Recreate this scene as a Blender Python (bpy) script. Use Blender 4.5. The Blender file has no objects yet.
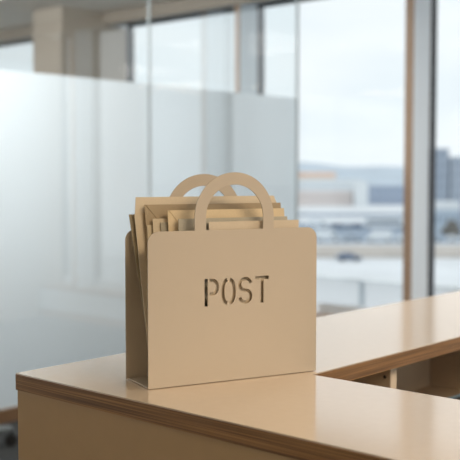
import bpy, bmesh, math, random
from mathutils import Vector, Matrix
random.seed(7)
S = bpy.context.scene
COL = S.collection
PI = math.pi

# ---------------------------------------------------------------- helpers
def lin(c):
    return tuple(((v/255)/12.92 if v/255 <= .04045 else ((v/255+.055)/1.055)**2.4) for v in c)

def mat(name, rgb, rough=.6, noise=0.0, scale=40, metal=0.0, spec=.5, bump=0.0, stretch=(1,1,1), coat=0.0):
    m = bpy.data.materials.new(name); m.use_nodes = True
    nt = m.node_tree; b = nt.nodes['Principled BSDF']
    b.inputs['Roughness'].default_value = rough
    b.inputs['Metallic'].default_value = metal
    b.inputs['Specular IOR Level'].default_value = spec
    b.inputs['Coat Weight'].default_value = coat
    c = lin(rgb)
    tc = nt.nodes.new('ShaderNodeTexCoord')
    mp = nt.nodes.new('ShaderNodeMapping'); mp.inputs['Scale'].default_value = stretch
    nz = nt.nodes.new('ShaderNodeTexNoise'); nz.inputs['Scale'].default_value = scale; nz.inputs['Detail'].default_value = 4
    nt.links.new(tc.outputs['Object'], mp.inputs['Vector']); nt.links.new(mp.outputs['Vector'], nz.inputs['Vector'])
    cr = nt.nodes.new('ShaderNodeValToRGB')
    cr.color_ramp.elements[0].position = .3; cr.color_ramp.elements[1].position = .7
    cr.color_ramp.elements[0].color = tuple(v*(1-noise) for v in c)+(1,)
    cr.color_ramp.elements[1].color = tuple(min(1, v*(1+noise)) for v in c)+(1,)
    nt.links.new(nz.outputs['Fac'], cr.inputs['Fac']); nt.links.new(cr.outputs['Color'], b.inputs['Base Color'])
    if bump:
        bp = nt.nodes.new('ShaderNodeBump'); bp.inputs['Strength'].default_value = bump; bp.inputs['Distance'].default_value = .001
        nt.links.new(nz.outputs['Fac'], bp.inputs['Height']); nt.links.new(bp.outputs['Normal'], b.inputs['Normal'])
    return m

def ply(name, dark, light, layers=450):
    """laminated edge banding: fine horizontal layers with grain running along"""
    m = bpy.data.materials.new(name); m.use_nodes = True
    nt = m.node_tree; b = nt.nodes['Principled BSDF']; b.inputs['Roughness'].default_value = .5
    tc = nt.nodes.new('ShaderNodeTexCoord')
    mp = nt.nodes.new('ShaderNodeMapping'); mp.inputs['Scale'].default_value = (2.5, 2.5, layers)
    nz = nt.nodes.new('ShaderNodeTexNoise'); nz.inputs['Scale'].default_value = 1; nz.inputs['Detail'].default_value = 3
    cr = nt.nodes.new('ShaderNodeValToRGB')
    cr.color_ramp.elements[0].position = .35; cr.color_ramp.elements[1].position = .65
    cr.color_ramp.elements[0].color = lin(dark)+(1,); cr.color_ramp.elements[1].color = lin(light)+(1,)
    nt.links.new(tc.outputs['Object'], mp.inputs['Vector']); nt.links.new(mp.outputs['Vector'], nz.inputs['Vector'])
    nt.links.new(nz.outputs['Fac'], cr.inputs['Fac']); nt.links.new(cr.outputs['Color'], b.inputs['Base Color'])
    return m

def glass_mat(name, tint=(.96,.98,.98), ior=1.45, faces=1.8):
    m = bpy.data.materials.new(name); m.use_nodes = True
    nt = m.node_tree; nt.nodes.clear()
    out = nt.nodes.new('ShaderNodeOutputMaterial'); mx = nt.nodes.new('ShaderNodeMixShader')
    fr = nt.nodes.new('ShaderNodeFresnel'); fr.inputs['IOR'].default_value = ior
    tr = nt.nodes.new('ShaderNodeBsdfTransparent'); tr.inputs['Color'].default_value = tint+(1,)
    gl = nt.nodes.new('ShaderNodeBsdfGlossy'); gl.inputs['Roughness'].default_value = .02
    ge = nt.nodes.new('ShaderNodeNewGeometry')         # both faces' reflection is counted on the outer face: no false total reflection inside
    iv = nt.nodes.new('ShaderNodeMath'); iv.operation = 'SUBTRACT'; iv.inputs[0].default_value = 1
    ml = nt.nodes.new('ShaderNodeMath'); ml.operation = 'MULTIPLY'
    m2 = nt.nodes.new('ShaderNodeMath'); m2.operation = 'MULTIPLY'; m2.inputs[1].default_value = faces; m2.use_clamp = True
    nt.links.new(ge.outputs['Backfacing'], iv.inputs[1]); nt.links.new(iv.outputs[0], ml.inputs[0])
    nt.links.new(fr.outputs[0], m2.inputs[0]); nt.links.new(m2.outputs[0], ml.inputs[1])
    nt.links.new(ml.outputs[0], mx.inputs[0]); nt.links.new(tr.outputs[0], mx.inputs[1]); nt.links.new(gl.outputs[0], mx.inputs[2])
    nt.links.new(mx.outputs[0], out.inputs[0])
    return m

def film_mat():
    m = bpy.data.materials.new('frosted_film'); m.use_nodes = True
    nt = m.node_tree; nt.nodes.clear()
    out = nt.nodes.new('ShaderNodeOutputMaterial'); mx = nt.nodes.new('ShaderNodeMixShader')
    mx.inputs[0].default_value = FILM_SHARP
    tl = nt.nodes.new('ShaderNodeBsdfTranslucent'); tl.inputs['Color'].default_value = (.94,.98,1.0,1)
    rf = nt.nodes.new('ShaderNodeBsdfRefraction'); rf.inputs['Roughness'].default_value = .85; rf.inputs['IOR'].default_value = 1.23
    rf.inputs['Color'].default_value = (.95,.98,.99,1)
    nz = nt.nodes.new('ShaderNodeTexNoise'); nz.inputs['Scale'].default_value = 300
    bp = nt.nodes.new('ShaderNodeBump'); bp.inputs['Strength'].default_value = .1; bp.inputs['Distance'].default_value = .0005
    nt.links.new(nz.outputs['Fac'], bp.inputs['Height']); nt.links.new(bp.outputs['Normal'], rf.inputs['Normal'])
    nt.links.new(tl.outputs[0], mx.inputs[1]); nt.links.new(rf.outputs[0], mx.inputs[2])
    nt.links.new(mx.outputs[0], out.inputs[0])
    return m
FILM_SHARP = .32

def link(name, bm, m, parent=None, smooth=False, loc=None):
    me = bpy.data.meshes.new(name)
    bmesh.ops.recalc_face_normals(bm, faces=bm.faces)
    bm.to_mesh(me); bm.free()
    me.materials.append(m)
    if smooth:
        for p in me.polygons: p.use_smooth = True
    o = bpy.data.objects.new(name, me); COL.objects.link(o)
    if parent: o.parent = parent
    if loc: o.location = loc
    return o

def box(bm, x0, x1, y0, y1, z0, z1):
    r = bmesh.ops.create_cube(bm, size=1)
    for v in r['verts']:
        v.co = Vector((x0+(v.co.x+.5)*(x1-x0), y0+(v.co.y+.5)*(y1-y0), z0+(v.co.z+.5)*(z1-z0)))
    return r['verts']

def parts(name, lst, m, parent):
    return [boxes(name, [b], m, parent) for b in lst]

def bevel(bm, w, seg=2):
    bmesh.ops.bevel(bm, geom=list(bm.edges), offset=w, segments=seg, profile=.5, affect='EDGES')

def boxes(name, lst, m, parent=None, bv=0):
    bm = bmesh.new()
    for b in lst:
        t = bmesh.new(); box(t, *b)
        if bv: bevel(t, bv)
        me = bpy.data.meshes.new('t'); t.to_mesh(me); t.free(); bm.from_mesh(me); bpy.data.meshes.remove(me)
    return link(name, bm, m, parent)

def cyl(bm, p0, p1, r0, r1=None, seg=20):
    p0, p1 = Vector(p0), Vector(p1); d = p1-p0; r1 = r0 if r1 is None else r1
    r = bmesh.ops.create_cone(bm, cap_ends=True, segments=seg, radius1=r0, radius2=r1, depth=d.length)
    M = Matrix.Translation((p0+p1)/2) @ d.to_track_quat('Z', 'Y').to_matrix().to_4x4()
    bmesh.ops.transform(bm, matrix=M, verts=r['verts'])

def empty(name, loc=(0,0,0), rz=0):
    o = bpy.data.objects.new(name, None); COL.objects.link(o)
    o.location = loc; o.rotation_euler = (0,0,rz); o.empty_display_size = .1
    return o

def tag(o, label, cat, group=None):
    o['label'] = label; o['category'] = cat
    if group: o['group'] = group
    return o

def struct(o, label=None, cat=None):
    o['kind'] = 'structure'
    if label: o['label'] = label
    if cat: o['category'] = cat
    return o

def flat_curve(name, loops, thick, m, parent, bev=0.0):
    """filled 2D outline with holes (x = along, y = up), given real thickness, as a mesh"""
    cu = bpy.data.curves.new(name, 'CURVE'); cu.dimensions = '2D'; cu.fill_mode = 'BOTH'
    cu.extrude = thick/2 - bev; cu.bevel_depth = bev; cu.bevel_resolution = 1
    if bev: cu.offset = -bev
    for lp in loops:
        sp = cu.splines.new('POLY'); sp.points.add(len(lp)-1); sp.use_cyclic_u = True
        for p, q in zip(sp.points, lp): p.co = (q[0], q[1], 0, 1)
    t = bpy.data.objects.new('t', cu); COL.objects.link(t)
    dg = bpy.context.evaluated_depsgraph_get(); dg.update()
    me = bpy.data.meshes.new_from_object(t.evaluated_get(dg)); bpy.data.objects.remove(t); bpy.data.curves.remove(cu)
    me.name = name
    me.transform(Matrix.Rotation(PI/2, 4, 'X'))          # stand it up: y -> z
    me.materials.clear(); me.materials.append(m)
    o = bpy.data.objects.new(name, me); COL.objects.link(o); o.parent = parent
    return o

def arc(cx, cz, r, a0, a1, n=12):
    return [(cx+r*math.cos(a0+(a1-a0)*i/n), cz+r*math.sin(a0+(a1-a0)*i/n)) for i in range(n+1)]

# ---------------------------------------------------------------- sizes (metres; X along the short counter arm, Y along the long one)
FL = -0.08            # floor
CE = 2.97             # ceiling
WY = 6.237            # inner face of the window wall
GLY = 6.50            # its glass line
GX = -4.816           # glass partition
CT = 1.05             # counter top

# ---------------------------------------------------------------- materials
M = {}
M['bag']     = mat('sand_powder_coat', (186,172,153), .42, .015, 900, bump=.02)
M['laminate']= mat('cream_laminate', (216,196,172), .13, .012, 60)
M['laminate'].node_tree.nodes['Principled BSDF'].inputs['IOR'].default_value = 3.8
M['panel']   = mat('beige_panel', (160,132,94), .6, .02, 30)
M['inner']   = mat('carcass_panel', (186,166,142), .6, .02, 30)
M['carc_edge']= mat('pale_carcass_edge', (205,186,162), .6, .02, 30)
M['ply']     = ply('oak_edge_band', (82,56,28), (152,112,68))
M['white']   = mat('white_paint', (218,225,231), .6, .01, 20)
M['ceil']    = mat('ceiling_paint', (205,198,188), .8, .01, 10)
M['brown']   = mat('brown_timber', (168,142,120), .55, .08, 14, stretch=(6,6,.6))
M['black']   = mat('black_frame', (38,40,44), .45, .05, 30)
M['carpet']  = mat('dark_carpet', (62,65,67), .95, .2, 250)
M['column']  = mat('beige_column', (176,164,150), .7, .02, 12)
M['glass']   = glass_mat('clear_glass', ior=1.9, faces=2.0)     # laminated, two sheets
M['wglass']  = glass_mat('window_glass', (.97,.985,.99), 1.35)
M['film']    = film_mat()
M['seal']    = mat('grey_seal', (186,194,196), .4, .03, 50)
M['rail']    = mat('brown_rail', (112,86,62), .6, .1, 20)
M['hole']    = mat('dark_hole', (30,24,20), .8)
M['folder']  = mat('blue_folder', (150,190,215), .5, .02, 60)
M['cgrey']   = mat('grey_plastic', (120,130,134), .4, .03, 50)
M['cblack']  = mat('black_rubber', (20,20,22), .5, .05, 60)
M['cfab']    = mat('charcoal_fabric', (58,64,68), .9, .15, 300)

# ---------------------------------------------------------------- the room
struct(boxes('floor', [(-10.2,4,-4.5,GLY+.1,FL-.1,FL)], M['carpet']))
struct(boxes('ceiling', [(-10.2,4,-4.5,GLY+.1,CE,CE+.1)], M['ceil']))
# the window wall: bays of glass set back behind deep slim fins, square columns between the bays
BAYS = [(-10.0,-7.575),(-7.137,-5.488),(-5.443,-3.805),(-3.74,-1.98),(-1.93,-1.447),(-1.01,.72),(.77,2.5),(2.55,3.9)]
FINS = [(-5.488,-5.443),(-3.805,-3.74),(-1.98,-1.93),(.72,.77),(2.5,2.55)]
SILL, HEAD = .255, 2.90
RIGHT_OPEN = [(-1.0,1.6),(2.0,4.6)]
FRONT_OPEN = [(-9.8,-7.4),(-7.1,-4.7)]
LEFT_OPEN = [(-3.6,-.4),(-.2,2.9),(3.1,6.1)]
struct(boxes('wall_back', [(-10.2,4,WY,GLY+.1,FL,SILL-.04),(-10.2,4,WY,GLY+.1,HEAD,CE),(-10.2,-10.0,WY,GLY+.1,SILL-.04,HEAD),(3.9,4,WY,GLY+.1,SILL-.04,HEAD)], M['white']))
struct(boxes('trim_1', [(-10.2,4,WY-.07,WY-.001,2.855,CE-.001)], mat('blind_pelmet', (150,140,128), .7, .03, 20)))
for x0, x1, lb in ((-7.575,-7.137,'beige square column standing behind the frosted glass'),(-1.447,-1.01,'beige square column at the right of the window bays')):
    struct(boxes('column', [(x0,x1,5.67,WY-.071,FL,CE-.001),(x0,x1,WY-.071,GLY+.08,SILL-.04,2.854)], M['column']), lb, 'column')
struct(boxes('baseboard_back', [(-10.2,4,WY-.012,WY-.001,FL,FL+.08)], M['brown']))
for i, (a, b) in enumerate(FINS):
    r = struct(empty('trim_%d' % (i+2), ((a+b)/2, WY, SILL))); h = (b-a)/2
    boxes('fin', [(-h,h,.0,GLY-WY-.03,.0,HEAD-SILL)], M['white'], r)
    boxes('timber_front', [(-h-.001,h+.001,-.014,-.0005,.0,2.854-SILL)], M['brown'], r)
for i, (a, b) in enumerate(BAYS):
    cx = (a+b)/2; root = struct(empty('window_%d' % (i+1), (cx, GLY, SILL)))
    h = (b-a)/2; H = HEAD-SILL
    l, r_ = -h-.02, h+.02
    boxes('left_jamb', [(-h,-h+.015,-.025,.05,0,H)], M['black'], root)
    boxes('right_jamb', [(h-.03,h,-.03,.05,0,H)], M['black'], root)
    boxes('head_rail', [(-h+.046,h-.031,-.03,.05,H-.03,H)], M['black'], root)
    boxes('bottom_rail', [(-h+.046,h-.031,-.03,.05,0,.085)], M['white'], root)
    boxes('pane', [(-h+.04,h-.025,.008,.016,.07,H-.025)], M['wglass'], root)
    boxes('sill', [(-h,h,WY-GLY-.03,-.031,-.04,0)], M['brown'], root)

WALLM = mat('warm_wall', (222,212,196), .8, .01, 8)
def holed(name, axis, p0, p1, lo, hi, ops, m, start):
    lst = []; c = lo
    def bx(a, b, z0, z1): lst.append((p0,p1,a,b,z0,z1) if axis == 'x' else (a,b,p0,p1,z0,z1))
    for a, b in ops:
        bx(c, a, FL, CE); bx(a, b, FL, SILL); bx(a, b, HEAD, CE); c = b
    bx(c, hi, FL, CE)
    struct(boxes(name, lst, m))
    q = (p0+p1)/2
    for i, (a, b) in enumerate(ops):
        r = struct(empty('window_%d' % (start+i), (q,(a+b)/2,SILL) if axis == 'x' else ((a+b)/2,q,SILL)))
        h = (b-a)/2; H = HEAD-SILL
        def sw(x0,x1,z0,z1,t): return (-t,t,x0,x1,z0,z1) if axis == 'x' else (x0,x1,-t,t,z0,z1)
        boxes('frame', [sw(-h,-h+.05,0,H,.03),sw(h-.05,h,0,H,.03),sw(-h+.05,h-.05,0,.05,.03),sw(-h+.05,h-.05,H-.05,H,.03)], M['black'], r)
        boxes('pane', [sw(-h+.05,h-.05,.05,H-.05,.003)], M['wglass'], r)
holed('wall_right', 'x', 4, 4.1, -4.5, WY+.1, RIGHT_OPEN, WALLM, 9)
holed('wall_front', 'y', -4.6, -4.5, -10.2, 4, FRONT_OPEN, WALLM, 9+len(RIGHT_OPEN))
holed('wall_left', 'x', -10.3, -10.2, -4.5, WY+.1, LEFT_OPEN, WALLM, 9+len(RIGHT_OPEN)+len(FRONT_OPEN))

# glass partition: two tall panes meeting at a slim joint, frosted from the floor to head height
def partition(y0, y1, label):
    r = empty('glass_partition', (GX, (y0+y1)/2, FL)); h = (y1-y0)/2
    tag(r, label, 'glass partition', 'glass partition panels')
    boxes('pane', [(-.012,0,-h,h,.001,CE-FL-.001)], M['glass'], r)
    bm = bmesh.new(); bm.faces.new([bm.verts.new(p) for p in ((-.0128,-h,.082),(-.0128,h,.082),(-.0128,h,2.034-FL),(-.0128,-h,2.034-FL))])   # adhesive film on the back of the pane
    link('frosted_film', bm, M['film'], r)
    boxes('base_rail', [(-.03,.018,-h,h,.001,.08)], M['rail'], r)
    return r
partition(4.59, 6.228, 'frosted glass panel on the right, ending at the window wall')
partition(-4.49, 4.574, 'wide frosted glass panel on the left, running past the column')
tag(boxes('glazing_seal', [(GX-.013,GX+.001,4.575,4.589,FL+.001,CE-.001)], M['seal']), 'slim grey vertical joint between the two frosted glass panels', 'seal')
tag(boxes('edge_profile', [(GX-.02,GX+.008,6.2285,6.2365,FL+.09,CE-.001)], M['seal']), 'slim grey vertical channel where frosted glass meets the window wall', 'profile')

# ---------------------------------------------------------------- the counter (L-shaped worktop over a cabinet)
XL, XI, YF, YI = -1.444, -1.032, 1.033, 1.381
XR, YB, TH = 1.6, 4.6, .031
top = empty('counter_worktop', (XL, YF, CT))
tag(top, 'cream L-shaped counter worktop with oak edging, carrying the letter holder', 'worktop')
def Lshape(inset, z0, z1):
    bm = bmesh.new(); i = inset
    pts = [(i,i),(XR-XL-i,i),(XR-XL-i,YI-YF-i),(XI-XL-i,YI-YF-i),(XI-XL-i,YB-YF-i),(i,YB-YF-i)]
    f = bm.faces.new([bm.verts.new((x,y,z0)) for x,y in pts])
    r = bmesh.ops.extrude_face_region(bm, geom=[f])
    bmesh.ops.translate(bm, vec=(0,0,z1-z0), verts=[v for v in r['geom'] if isinstance(v, bmesh.types.BMVert)])
    return bm
link('surface', Lshape(.0006, -.0022, 0), M['laminate'], top)
link('edge_band', Lshape(0, -TH, -.0023), M['ply'], top)

body = empty('reception_counter', (XL, YF, FL))
tag(body, 'beige panelled counter base under the front edge of the cream worktop', 'counter')
hb = CT-TH-.001-FL
boxes('front_panel', [(.0015,XR-XL-.05,.003,.03,.0005,hb)], M['panel'], body)
boxes('end_panel', [(.0015,.026,.031,YB-YF-.03,.0005,hb)], M['panel'], body)
boxes('inner_panel', [(XI-XL+.02,XR-XL-.05,YI-YF-.04,YI-YF-.02,.0005,hb)], M['inner'], body)
boxes('plinth', [(.08,XR-XL-.1,.0305,.05,.0005,.08)], M['black'], body)

cab = empty('open_cabinet', (-1.40, 1.39, FL))
tag(cab, 'open cabinet with shelves and pale divider under the right counter arm', 'cabinet')
cx, cy = -1.40, 1.39
def cb(x0,x1,y0,y1,z0,z1): return (x0-cx,x1-cx,y0-cy,y1-cy,z0-FL,z1-FL)
hz = CT-TH-.001
XF = -1.062
boxes('back_panel', [cb(-1.41,-1.40,1.39,4.5,FL+.001,hz)], M['inner'], cab)
def side(y0, y1):
    p = boxes('side_panel', [cb(-1.3995,XF-.001,y0,y1,FL+.001,hz)], M['inner'], cab)
    boxes('front_edge', [cb(XF-.0008,XF+.001,y0,y1,FL+.001,hz)], M['carc_edge'], p)
    return p
side(1.391,1.41)
d = side(1.691,1.714)
for x, z in ((-1.075,.9905),(-1.22,.9905),(-1.075,.93),(-1.22,.93)):
    bm = bmesh.new(); cyl(bm, (x-cx,1.6902-cy,z-FL), (x-cx,1.6909-cy,z-FL), .0035)
    link('shelf_hole', bm, M['hole'], d)
side(2.444,2.467); side(3.2,3.223); side(4.0,4.023)
for y0, y1, z in ((1.411,1.690,.8),(1.411,1.690,.42),(1.7145,2.4435,.80),(1.7145,2.4435,.42),(2.468,3.199,.80),(3.224,3.999,.8)):
    s = boxes('shelf', [cb(-1.3995,XF-.012,y0,y1,z-.018,z)], M['inner'], cab)
    boxes('front_edge', [cb(XF-.0118,XF-.01,y0,y1,z-.018,z)], M['carc_edge'], s)

fo = empty('folder', (-1.166, 2.275, .8012))
tag(fo, 'dark folder with a pale blue spine lying on the shelf inside the open cabinet', 'folder')
fd = mat('dark_folder', (70,62,54), .6, .04, 60)
boxes('cover', [(-.078,.088,-.155,.155,0,.002)], fd, fo)
boxes('cover', [(-.078,.088,-.155,.155,.009,.011)], fd, fo)
boxes('paper', [(-.077,.084,-.15,.15,.0021,.0089)], mat('folder_paper', (235,235,230), .8), fo)
boxes('spine', [(-.090,-.0781,-.155,.155,0,.0115)], M['folder'], fo)['label'] = 'pale blue spine'

# ---------------------------------------------------------------- the letter holder
UA = math.radians(69.72)
org = Vector((-1.163, 1.096, CT))
hold = empty('letter_holder', org+Vector((.0024,.0010,.0010)), UA)
tag(hold, 'beige sheet-metal letter holder shaped like a handbag, cut-out word POST on its front', 'letter holder')
W_, H_, D_, T_ = .3342, .2645, .095, .0018
HC, HZ, HRO, HRI, CR = .165, .2858, .078, .0565, .020
def bag_outline(HC=HC, HZ=HZ):
    o = [(0,0),(W_,0)]
    o += arc(W_-CR, H_-CR, CR, 0, PI/2, 10)
    o += [(HC+HRO, H_)] + arc(HC, HZ, HRO, 0, PI, 48) + [(HC-HRO, H_)]
    o += arc(CR, H_-CR, CR, PI/2, PI, 10)
    return o
def bag_hole(HC=HC, HZ=HZ):
    return [(HC-HRI, H_), (HC+HRI, H_)] + arc(HC, HZ, HRI, 0, PI, 48)
# stencil lettering
ZB, ZT = .133, .1805
LH = ZT-ZB
SW = .0062
def band(path, w):
    """closed outline of a stroke following a centre path"""
    L, R = [], []
    for i, p in enumerate(path):
        a = Vector(path[max(i-1,0)]); b = Vector(path[min(i+1,len(path)-1)])
        t = (b-a).normalized(); n = Vector((-t.y, t.x))
        L.append(tuple(Vector(p)+n*w/2)); R.append(tuple(Vector(p)-n*w/2))
    return L + R[::-1]
def letters():
    out = []
    # P: stem and separate bowl
    x = .1055
    out.append([(x,ZB),(x+SW,ZB),(x+SW,ZT),(x,ZT)])
    r = .0128; cxp = x+.0145
    top_, bot = ZT-SW/2, ZT-LH*.56
    mid = (top_+bot)/2; rr = (top_-bot)/2
    path = [(x+.0098, top_)] + [(cxp+ (r-.002)*math.cos(a), mid+rr*math.sin(a)) for a in [PI/2-PI*i/20 for i in range(21)]] + [(x+.0098, bot)]
    out.append(band(path, SW*.95))
    # O: two halves with gaps at top and bottom
    ox, rx, ry = .1522, .0112, LH/2-SW/2
    zc = (ZB+ZT)/2
    for s in (1, -1):
        p = []
        for i in range(33):
            a = PI/2-.19-(PI-.38)*i/32
            ca, sa = math.cos(a), math.sin(a)
            p.append((ox+s*rx*abs(ca)**.84, zc+ry*(abs(sa)**.84)*(1 if sa > 0 else -1)))
        out.append(band(p, SW))
    # S
    sx, r2 = .1855, .0112
    q = (LH-SW)/4
    p = [(sx+r2*math.cos(a), ZT-SW/2-q+q*math.sin(a)) for a in [math.radians(12+258*i/22) for i in range(23)]]
    p += [(sx+r2*math.cos(a), ZB+SW/2+q+q*math.sin(a)) for a in [math.radians(90-258*i/22) for i in range(1,23)]]
    out.append(band(p, SW*.95))
    # T
    tx = .2195
    out.append([(tx-.0135,ZT-SW),(tx-SW/2,ZT-SW),(tx-SW/2,ZB),(tx+SW/2,ZB),(tx+SW/2,ZT-SW),(tx+.0135,ZT-SW),(tx+.0135,ZT),(tx-.0135,ZT)])
    return out
f = flat_curve('front_panel', [bag_outline(), bag_hole()] + letters(), T_, M['bag'], hold, .0003)
f.location = (0, T_/2, 0); f['label'] = 'front panel with the cut-out word POST'
b_ = flat_curve('back_panel', [bag_outline(HC-.011, HZ-.003), bag_hole(HC-.011, HZ-.003)], T_, M['bag'], hold, .0003)
b_.location = (-.0025, D_-T_/2, 0)
boxes('base_plate', [(.0008,W_-.0008,T_+.0001,D_-T_-.0001,.0005,.0005+T_)], M['bag'], hold)

for fx in (.02, W_-.02):
    for fy in (.02, D_-.02):
        bm = bmesh.new(); cyl(bm, (fx,fy,-.0009), (fx,fy,.0004), .007, None, 16); link('foot_pad', bm, M['cblack'], hold)
# letters / envelopes in the holder: (u0, u1, height, v bottom, v top, thickness, colour, flap, left tilt)
def env(u0, u1, ztop, vb, vt, th, colour, label, flap=0, du=0.0, style='plain', rough=.75):
    z0 = T_+.0022
    m = mat('kraft_paper', colour, rough, .05, 500, bump=.08)
    root = empty('envelope', (0,0,0), 0)
    root.matrix_world = Matrix.Translation(org) @ Matrix.Rotation(UA, 4, 'Z') @ Matrix.Translation((0,0,z0))
    tag(root, label, 'envelope', 'envelopes in the letter holder')
    k = (vt-vb)/(ztop-z0)
    hgt = ztop-z0
    def P(u, z, off=0): return Vector((u+du*(1-z/hgt), vb+k*z+off, z))
    def slab(pts, off0, off1):
        bm = bmesh.new(); n = 10
        A = [bm.verts.new(P(u,z,off0)) for u,z in pts]; B = [bm.verts.new(P(u,z,off1)) for u,z in pts]
        bm.faces.new(A); bm.faces.new(B[::-1])
        for i in range(len(pts)):
            j = (i+1) % len(pts); bm.faces.new((A[i],B[i],B[j],A[j]))
        return bm
    hb_ = hgt-flap
    link('body', slab([(u0,0),(u1,0),(u1,hb_),(u0,hb_)], -th/2, th/2), m, root)
    if style == 'open':        # flap standing up behind the mouth
        fl = link('flap', slab([(u0+.001,hb_),(u1-.001,hb_),(u1-.010,hgt),(u0+.006,hgt)], th/2-.0006, th/2), m, root)
    if style == 'fold':        # flap folded down on the front, its diagonal sides showing
        link('flap', slab([(u0+.002,hgt-.0003),(u0+.055,hgt-.065),(u1-.055,hgt-.065),(u1-.002,hgt-.0003)], -th/2-.0009, -th/2-.0001), m, root)
    if style == 'window':
        link('address_window', slab([(u0+.03,hgt-.075),(u0+.13,hgt-.075),(u0+.13,hgt-.035),(u0+.03,hgt-.035)], -th/2-.0004, -th/2-.00005), mat('window_film', (200,205,208), .2), root)
    return root
env(.0030,.255,.2915,.0260,.0835,.0014,(153,139,113),'brown envelope at the far left, tilted, its thin edge showing beside the back panel',0,.022)
env(.0085,.303,.3215,.0225,.0795,.0014,(207,191,165),'tallest kraft envelope at the back, its open flap standing above all others',.030,.010,'open')
env(.0240,.200,.2915,.0200,.0712,.0012,(192,173,144),'narrow tan envelope just in front of the tallest one, left edge showing',0,.006)
env(.0255,.300,.3085,.0178,.0672,.0013,(164,145,116),'dark brown envelope with a diagonal flap fold at its left corner',0,0,'fold')
env(.0265,.180,.2735,.0155,.0590,.0012,(202,187,158),'short pale tan envelope low in the left corner of the bundle')
env(.0350,.250,.2845,.0137,.0545,.0012,(207,191,164),'pale tan envelope left of the golden one, lower than the dark brown one',0,.002)
env(.0480,.240,.2780,.0119,.0500,.0012,(167,159,141),'grey-brown envelope tucked behind the left edge of the golden one')
env(.0590,.294,.2990,.0098,.0450,.0013,(215,194,158),'golden yellow envelope in the middle of the bundle with a folded flap',0,0,'fold')
env(.0725,.292,.2845,.0070,.0300,.0012,(181,173,155),'speckled grey-tan envelope in front of the golden one')
env(.1035,.245,.2770,.0050,.0170,.0010,(161,155,140),'small grey envelope behind the frontmost letter, between the handle feet')
env(.1210,.3035,.2790,.0031,.0090,.0012,(205,189,165),'pinkish tan frontmost envelope, reaching furthest right in the holder')

# ---------------------------------------------------------------- the swivel chair by the glass
ch = empty('swivel_chair', (-4.495, 2.840, FL), math.radians(41.7))
tag(ch, 'swivel chair with grey star base and black castors beside the frosted glass', 'chair')
a0 = math.atan2(.253, .12)-math.radians(41.7)
for k in range(5):
    a = a0+k*2*PI/5; c, s_ = math.cos(a), math.sin(a)
    bm = bmesh.new()
    cyl(bm, (.03*c,.03*s_,.112), (.285*c,.285*s_,.094), .026, .017, 12)
    lg = link('leg', bm, M['cgrey'], ch, True)
    bm = bmesh.new(); n = Vector((-s_, c, 0))
    for q in (-.014, .014):
        p = Vector((.28*c,  .28*s_,.0335))+n*q
        cyl(bm, p-n*.010, p+n*.010, .033, None, 20)
    cyl(bm, (.28*c,.28*s_,.03), (.28*c,.28*s_,.09), .009, None, 10)
    link('castor', bm, M['cblack'], ch)
bm = bmesh.new(); cyl(bm, (0,0,.09), (0,0,.26), .028); cyl(bm, (0,0,.26), (0,0,.43), .016); link('gas_column', bm, M['cblack'], ch, True)
bm = bmesh.new(); box(bm, -.165,.165,-.165,.165,.43,.50); bevel(bm, .03, 4); link('seat', bm, M['cfab'], ch, True)
bm = bmesh.new(); box(bm, -.16,.16,-.235,-.19,.60,1.0); bevel(bm, .02, 4); link('backrest', bm, M['cfab'], ch, True)
boxes('back_support', [(-.03,.03,-.255,-.236,.40,.75)], M['cblack'], ch)
boxes('seat_bracket', [(-.03,.03,-.2355,-.05,.40,.429)], M['cblack'], ch)

# ---------------------------------------------------------------- outside: terrace, town, hills
snow = mat('thin_snow', (226,230,232), .9, .06, 3)
struct(boxes('terrace', [(-16,6,GLY+.12,8.2,-.6,-.3)], mat('terrace_slab', (205,208,210), .9, .05, 5)))
ba = empty('balustrade', (-5.19, 8.0, -.3))
tag(ba, 'white terrace balustrade with pale panels outside the window', 'balustrade')
boxes('coping', [(-8,10,-.3,.1,.68,.705)], mat('snowy_coping', (238,241,243), .8, .02, 5), ba, .004)
xs = -8
pan = film_mat().copy(); pan.name = 'frosted_balustrade'; pan.node_tree.nodes['Mix Shader'].inputs[0].default_value = .3; pan.node_tree.nodes['Translucent BSDF'].inputs[0].default_value = (1,1,1,1); pan.node_tree.nodes['Refraction BSDF'].inputs[0].default_value = (1,1,1,1)
while xs < 10:
    boxes('post', [(xs-.022,xs+.022,-.272,-.228,.0005,.679)], mat('post_grey', (206,214,220), .5), ba)
    boxes('panel', [(xs+.03,min(xs+1.57,10),-.256,-.244,.03,.675)], pan, ba)
    xs += 1.6

YAW = math.radians(41.7)
FWD = Vector((-math.sin(YAW), math.cos(YAW), 0)); RGT = Vector((math.cos(YAW), math.sin(YAW), 0))
GZ = -14.0
def at(d, s, z=GZ): return FWD*d + RGT*s + Vector((0,0,z))
def street_grid(name, d, s, z=GZ):          # an Empty whose +X runs across the view of the town, +Y away from it
    return empty(name, at(d, s, z), YAW)

bm = bmesh.new()
vs = [bm.verts.new(at(d, s, GZ-.02)) for d, s in ((30,-1500),(30,1500),(4000,3000),(4000,-3000))]
bm.faces.new(vs); struct(link('ground', bm, mat('snowy_ground', (232,234,236), .95, .08, .05)))
struct(boxes('road', [(-300,300,-14,14,.0,.02)], mat('asphalt', (128,144,164), .9, .1, .3), None)).matrix_world = Matrix.Translation(at(372,0)) @ Matrix.Rotation(YAW,4,'Z')
struct(boxes('car_park', [(-300,300,-45,45,.0,.03)], mat('wet_asphalt', (150,164,180), .9, .1, .15), None)).matrix_world = Matrix.Translation(at(262,0)) @ Matrix.Rotation(YAW,4,'Z')
struct(boxes('embankment', [(-300,300,-12,12,.0,.6)], mat('gravel', (196,188,180), .95, .15, .2), None)).matrix_world = Matrix.Translation(at(190,0)) @ Matrix.Rotation(YAW,4,'Z')

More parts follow.
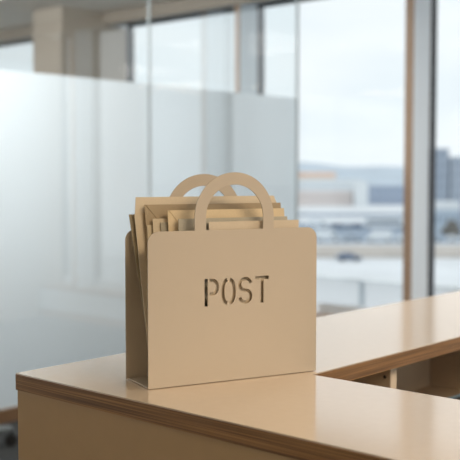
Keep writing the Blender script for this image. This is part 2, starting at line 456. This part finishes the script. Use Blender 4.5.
bm = bmesh.new()                               # hills: a real ridge with slopes on both sides
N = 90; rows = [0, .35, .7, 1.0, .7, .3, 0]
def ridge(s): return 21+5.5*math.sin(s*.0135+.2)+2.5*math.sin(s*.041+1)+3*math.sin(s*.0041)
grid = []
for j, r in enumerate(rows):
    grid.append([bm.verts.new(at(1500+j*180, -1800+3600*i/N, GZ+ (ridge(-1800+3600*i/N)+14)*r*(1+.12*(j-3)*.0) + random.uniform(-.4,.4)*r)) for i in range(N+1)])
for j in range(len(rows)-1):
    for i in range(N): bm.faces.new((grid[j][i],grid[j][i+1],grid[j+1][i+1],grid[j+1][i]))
struct(link('hills', bm, mat('hazy_hillside', (196,207,217), .95, .10, .02), None, True))  # pale blue-grey haze of distance is put into the hillside colour

def building(label, d, s0, s1, top, depth, wall, roof, cat='building', floors=3, bays=8, gable=0, glassy=(120,132,146), roof_h=.5, name='building'):
    r = street_grid(name, d, (s0+s1)/2); tag(r, label, cat, 'buildings of the town')
    h = (s1-s0)/2; H = top-GZ
    boxes('walls', [(-h,h,0,depth,0,H)], mat('render_coat', wall, .8, .04, .3), r)
    if gable:
        bm = bmesh.new()
        A = [bm.verts.new((x,y,z)) for x,y,z in ((-h-.4,-.4,H),(h+.4,-.4,H),(h+.4,depth+.4,H),(-h-.4,depth+.4,H),(-h-.4,depth/2,H+gable),(h+.4,depth/2,H+gable))]
        for q in ((0,1,2,3),(0,1,5,4),(3,2,5,4),(0,4,3),(1,2,5)): bm.faces.new([A[i] for i in q])
        link('roof', bm, mat('roof_tiles', roof, .8, .06, .5), r)
    else:
        boxes('roof', [(-h-.25,h+.25,-.25,depth+.25,H+.001,H+roof_h)], mat('flat_roof', roof, .8, .04, .5), r)
    if floors:
        gm = mat('dark_glazing', glassy, .2, .05, .5); fh = H/floors; bw = 2*h/bays
        for f_ in range(floors):
            parts('window', [(-h+bw*(b+.2),-h+bw*(b+.8),-.06,-.001,fh*(f_+.35),fh*(f_+.75)) for b in range(bays)], gm, r)
    return r
building('long low pinkish warehouse with a white roof beyond the car park', 480, 31, 61, -6.4, 18, (222,212,208), (234,237,239), floors=1, bays=14, glassy=(214,204,200))
building('white square block right of the long pinkish warehouse', 470, 61.6, 67.5, -2.6, 14, (228,232,234), (232,235,236), floors=0)
building('wide dark blue flat-roofed block left of the brown window jamb', 500, 73, 112, -4.6, 25, (166,178,196), (176,188,204), floors=2, bays=10, glassy=(156,170,190))
building('very long white hall standing behind the pinkish warehouse', 620, 36, 86, -2.0, 30, (222,226,228), (236,240,242), floors=1, bays=16, glassy=(205,212,218))
building('low building with a pale orange roof at the foot of the hills', 800, 52, 88, .4, 20, (220,208,198), (226,190,166), floors=1, bays=10, gable=3.2, glassy=(200,190,184))
t = building('tall blue-grey tower block seen in the right-hand pane', 300, 60, 68.2, 9.2, 16, (172,182,194), (186,195,204), floors=7, bays=4, glassy=(162,172,186), name='tower_block')
building('lower blue-grey wing to the right of the tower block', 300, 68.8, 84, 6.6, 16, (178,187,198), (190,199,208), floors=6, bays=7, glassy=(168,178,190))
building('small bluish building with a thick white roof in front of the tower', 265, 56.2, 63.3, -8.2, 9, (196,208,218), (240,242,242), floors=1, bays=4, roof_h=2.2, glassy=(160,174,188))
building('grey shed further left in the town beyond the glass', 430, -60, -20, -5, 20, (180,186,190), (226,230,232), floors=2, bays=12)
building('beige apartment house further right in the town', 330, 96, 120, 2, 16, (196,184,170), (220,224,226), floors=5, bays=8)

# parked vehicles
def vehicle(kind, colour):
    van = kind == 'van'; bus = kind == 'bus'
    L = 5.8 if van else 11.5 if bus else 4.5; H = 2.6 if van else 3.0 if bus else 1.45; Wd = 1.9 if not bus else 2.5
    nm = kind
    r = empty(nm)
    paint = mat('car_paint', colour, .3, .02, 2, coat=.3); gl = mat('tinted_glass', (92,106,122), .15, .02, 2)
    if van or bus:
        prof = [(-L/2,.35),(L/2,.35),(L/2,1.1),(L/2-(.9 if van else .15),1.3 if van else 1.6),(L/2-(1.5 if van else .4),H),(-L/2+.1,H),(-L/2,H-.2)]
        wins = [(L/2-2.1,L/2-1.1,1.25,1.85)] if van else [(-L/2+.5+i*1.4,-L/2+1.7+i*1.4,1.5,2.4) for i in range(7)]
    else:
        prof = [(-L/2,.35),(L/2,.35),(L/2,.75),(L/2-1.1,.95),(L/2-1.8,H),(-L/2+.9,H),(-L/2+.2,.98),(-L/2,.9)]
        wins = [(-.95,-.05,.98,1.33),(.02,.55,.98,1.3)]
    bm = bmesh.new()
    A = [bm.verts.new((x,-Wd/2,z)) for x,z in prof]; B = [bm.verts.new((x,Wd/2,z)) for x,z in prof]
    bm.faces.new(A); bm.faces.new(B[::-1])
    for i in range(len(A)):
        j = (i+1)%len(A); bm.faces.new((A[i],B[i],B[j],A[j]))
    link('body', bm, paint, r)
    parts('side_window', [(a,b,-Wd/2-.02,-Wd/2-.001,c,d_) for a,b,c,d_ in wins], gl, r)
    for x in (-L/2+.85, L/2-.9):
        for y in (-1, 1):
            bm = bmesh.new(); cyl(bm, (x,y*(Wd/2-.22),.33), (x,y*(Wd/2+.01),.33), .33, None, 16); link('wheel', bm, M['cblack'], r)
    return r
def copy_tree(o, parent=None):
    c = o.copy(); COL.objects.link(c)
    if parent: c.parent = parent
    for k in [k for k in bpy.data.objects if k.parent == o]: copy_tree(k, c)
    return c
proto = {}
def park(kind, colour, d, s, label, flip=0, z=None):
    z = GZ+(.031 if 217 < d < 307 else .601 if d < 202 and d > 178 else .0)
    key = (kind, colour)
    o = copy_tree(proto[key]) if key in proto else vehicle(kind, colour)
    proto.setdefault(key, o)
    o.location = at(d, s, z); o.rotation_euler = (0,0,YAW+PI*flip)
    tag(o, label, 'van' if kind == 'van' else 'bus' if kind == 'bus' else 'car', 'vehicles in the car park')
WH, DB, GR = (236,240,242), (84,102,130), (184,194,204)
park('van', WH, 276, 25.5, 'white van at the left end of the far parking row')
park('car', DB, 276, 31.2, 'dark blue car next to the white van in the far row')
park('car', DB, 276, 35.8, 'second dark blue car, just left of the white bus', 1)
park('bus', WH, 279, 45.0, 'long white bus in the far row of the car park')
park('van', WH, 222, 22.6, 'white van in the near parking row, closest to the letter holder')
park('car', GR, 222, 28.2, 'grey car between the two white vans of the near row')
park('van', WH, 221, 34.4, 'white van in the middle of the near parking row', 1)
park('car', WH, 221, 40.4, 'white car at the right end of the near parking row, by the brown jamb')
park('car', DB, 172, 21.4, 'dark blue car alone nearest the terrace balustrade')
park('car', WH, 222, 52.6, 'white car in the right-hand pane below the small white-roofed building')
park('car', GR, 222, 46.4, 'grey car hidden partly behind the white window post', 1)

# evergreen shrub by the car park
sh = empty('evergreen_bush', at(236, 54.6), 0)
tag(sh, 'dark evergreen bush by the small white-roofed building in the right pane', 'bush')
bm = bmesh.new()
for k in range(60):
    a = random.uniform(0, 2*PI); rr = 2.4*math.sqrt(random.random()); z = random.uniform(.4, 3.2)
    r = bmesh.ops.create_icosphere(bm, subdivisions=1, radius=random.uniform(.5,1.0))
    for v in r['verts']: v.co = v.co*random.uniform(.8,1.2) + Vector((rr*math.cos(a)*(1-z/5), rr*math.sin(a)*(1-z/5), z+.5))
link('foliage', bm, mat('evergreen', (122,118,112), .9, .2, 2), sh)
bm = bmesh.new(); cyl(bm, (0,0,0), (0,0,2), .15, .1, 8); link('stem', bm, M['brown'], sh)

# ---------------------------------------------------------------- light
wd = bpy.data.worlds.new('overcast'); S.world = wd; wd.use_nodes = True
nt = wd.node_tree; bg = nt.nodes['Background']
tc = nt.nodes.new('ShaderNodeTexCoord'); mp = nt.nodes.new('ShaderNodeMapping'); mp.inputs['Scale'].default_value = (2.2,2.2,9)
nz = nt.nodes.new('ShaderNodeTexNoise'); nz.inputs['Scale'].default_value = 2; nz.inputs['Detail'].default_value = 3
cr = nt.nodes.new('ShaderNodeValToRGB')
cr.color_ramp.elements[0].position = .35; cr.color_ramp.elements[1].position = .65
cr.color_ramp.elements[0].color = lin((227,234,238))+(1,); cr.color_ramp.elements[1].color = lin((237,241,243))+(1,)
nt.links.new(tc.outputs['Generated'], mp.inputs['Vector']); nt.links.new(mp.outputs['Vector'], nz.inputs['Vector'])
nt.links.new(nz.outputs['Fac'], cr.inputs['Fac']); nt.links.new(cr.outputs['Color'], bg.inputs['Color'])
bg.inputs['Strength'].default_value = 1.23

def area(name, loc, size, power, rgb, target=None):
    l = bpy.data.lights.new(name, 'AREA'); l.size = size; l.energy = power; l.color = rgb
    o = bpy.data.objects.new(name, l); COL.objects.link(o); o.location = loc
    d = (Vector(target)-Vector(loc)) if target else Vector((0,0,-1))
    o.rotation_euler = d.to_track_quat('-Z','Y').to_euler()
    return o
WARM, NEUT = (1.0,.80,.57), (1.0,.94,.87)
area('unseen_light', (1.9,.8,2.94), 1.7, 118, WARM)
area('unseen_light', (1.2,3.6,2.95), 1.6, 80, NEUT)  # added out of view to raise the room's overall brightness
area('unseen_light', (-2.2,4.2,2.95), 1.6, 70, NEUT)  # second out-of-view fill, added to lift the room's brightness
area('unseen_light', (-6.4,-2.3,2.9), 1.5, 215, (1,.985,.965), (-4.8,4.6,1.0))  # added behind the partition to brighten the frosted film from its back
area('unseen_light', (-6.2,2.3,2.9), .3, 115, (.97,.985,1), (-4.85,6.0,1.1))  # small added light, brightens the film's end near the windows
area('unseen_light', (.1,-2.6,2.94), 1.2, 50, WARM)  # added fill from the front, lightens the holder's open left side

# ---------------------------------------------------------------- camera
cd = bpy.data.cameras.new('camera'); cam = bpy.data.objects.new('camera', cd); COL.objects.link(cam)
cd.sensor_width = 36; cd.lens = 36*960/460
cam.location = (0,0,1.41)
pit = math.atan(55/960)
cam.rotation_euler = (PI/2-pit, 0, YAW)
cd.dof.use_dof = True; cd.dof.focus_distance = 1.62; cd.dof.aperture_fstop = 5.0
cd.clip_end = 10000
S.camera = cam
S.view_settings.view_transform = 'Standard'; S.view_settings.look = 'None'
S.view_settings.exposure = 0; S.view_settings.gamma = 1; S.view_settings.use_curve_mapping = False
S.cycles.use_denoising = True
S.cycles.max_bounces = 10; S.cycles.transparent_max_bounces = 24
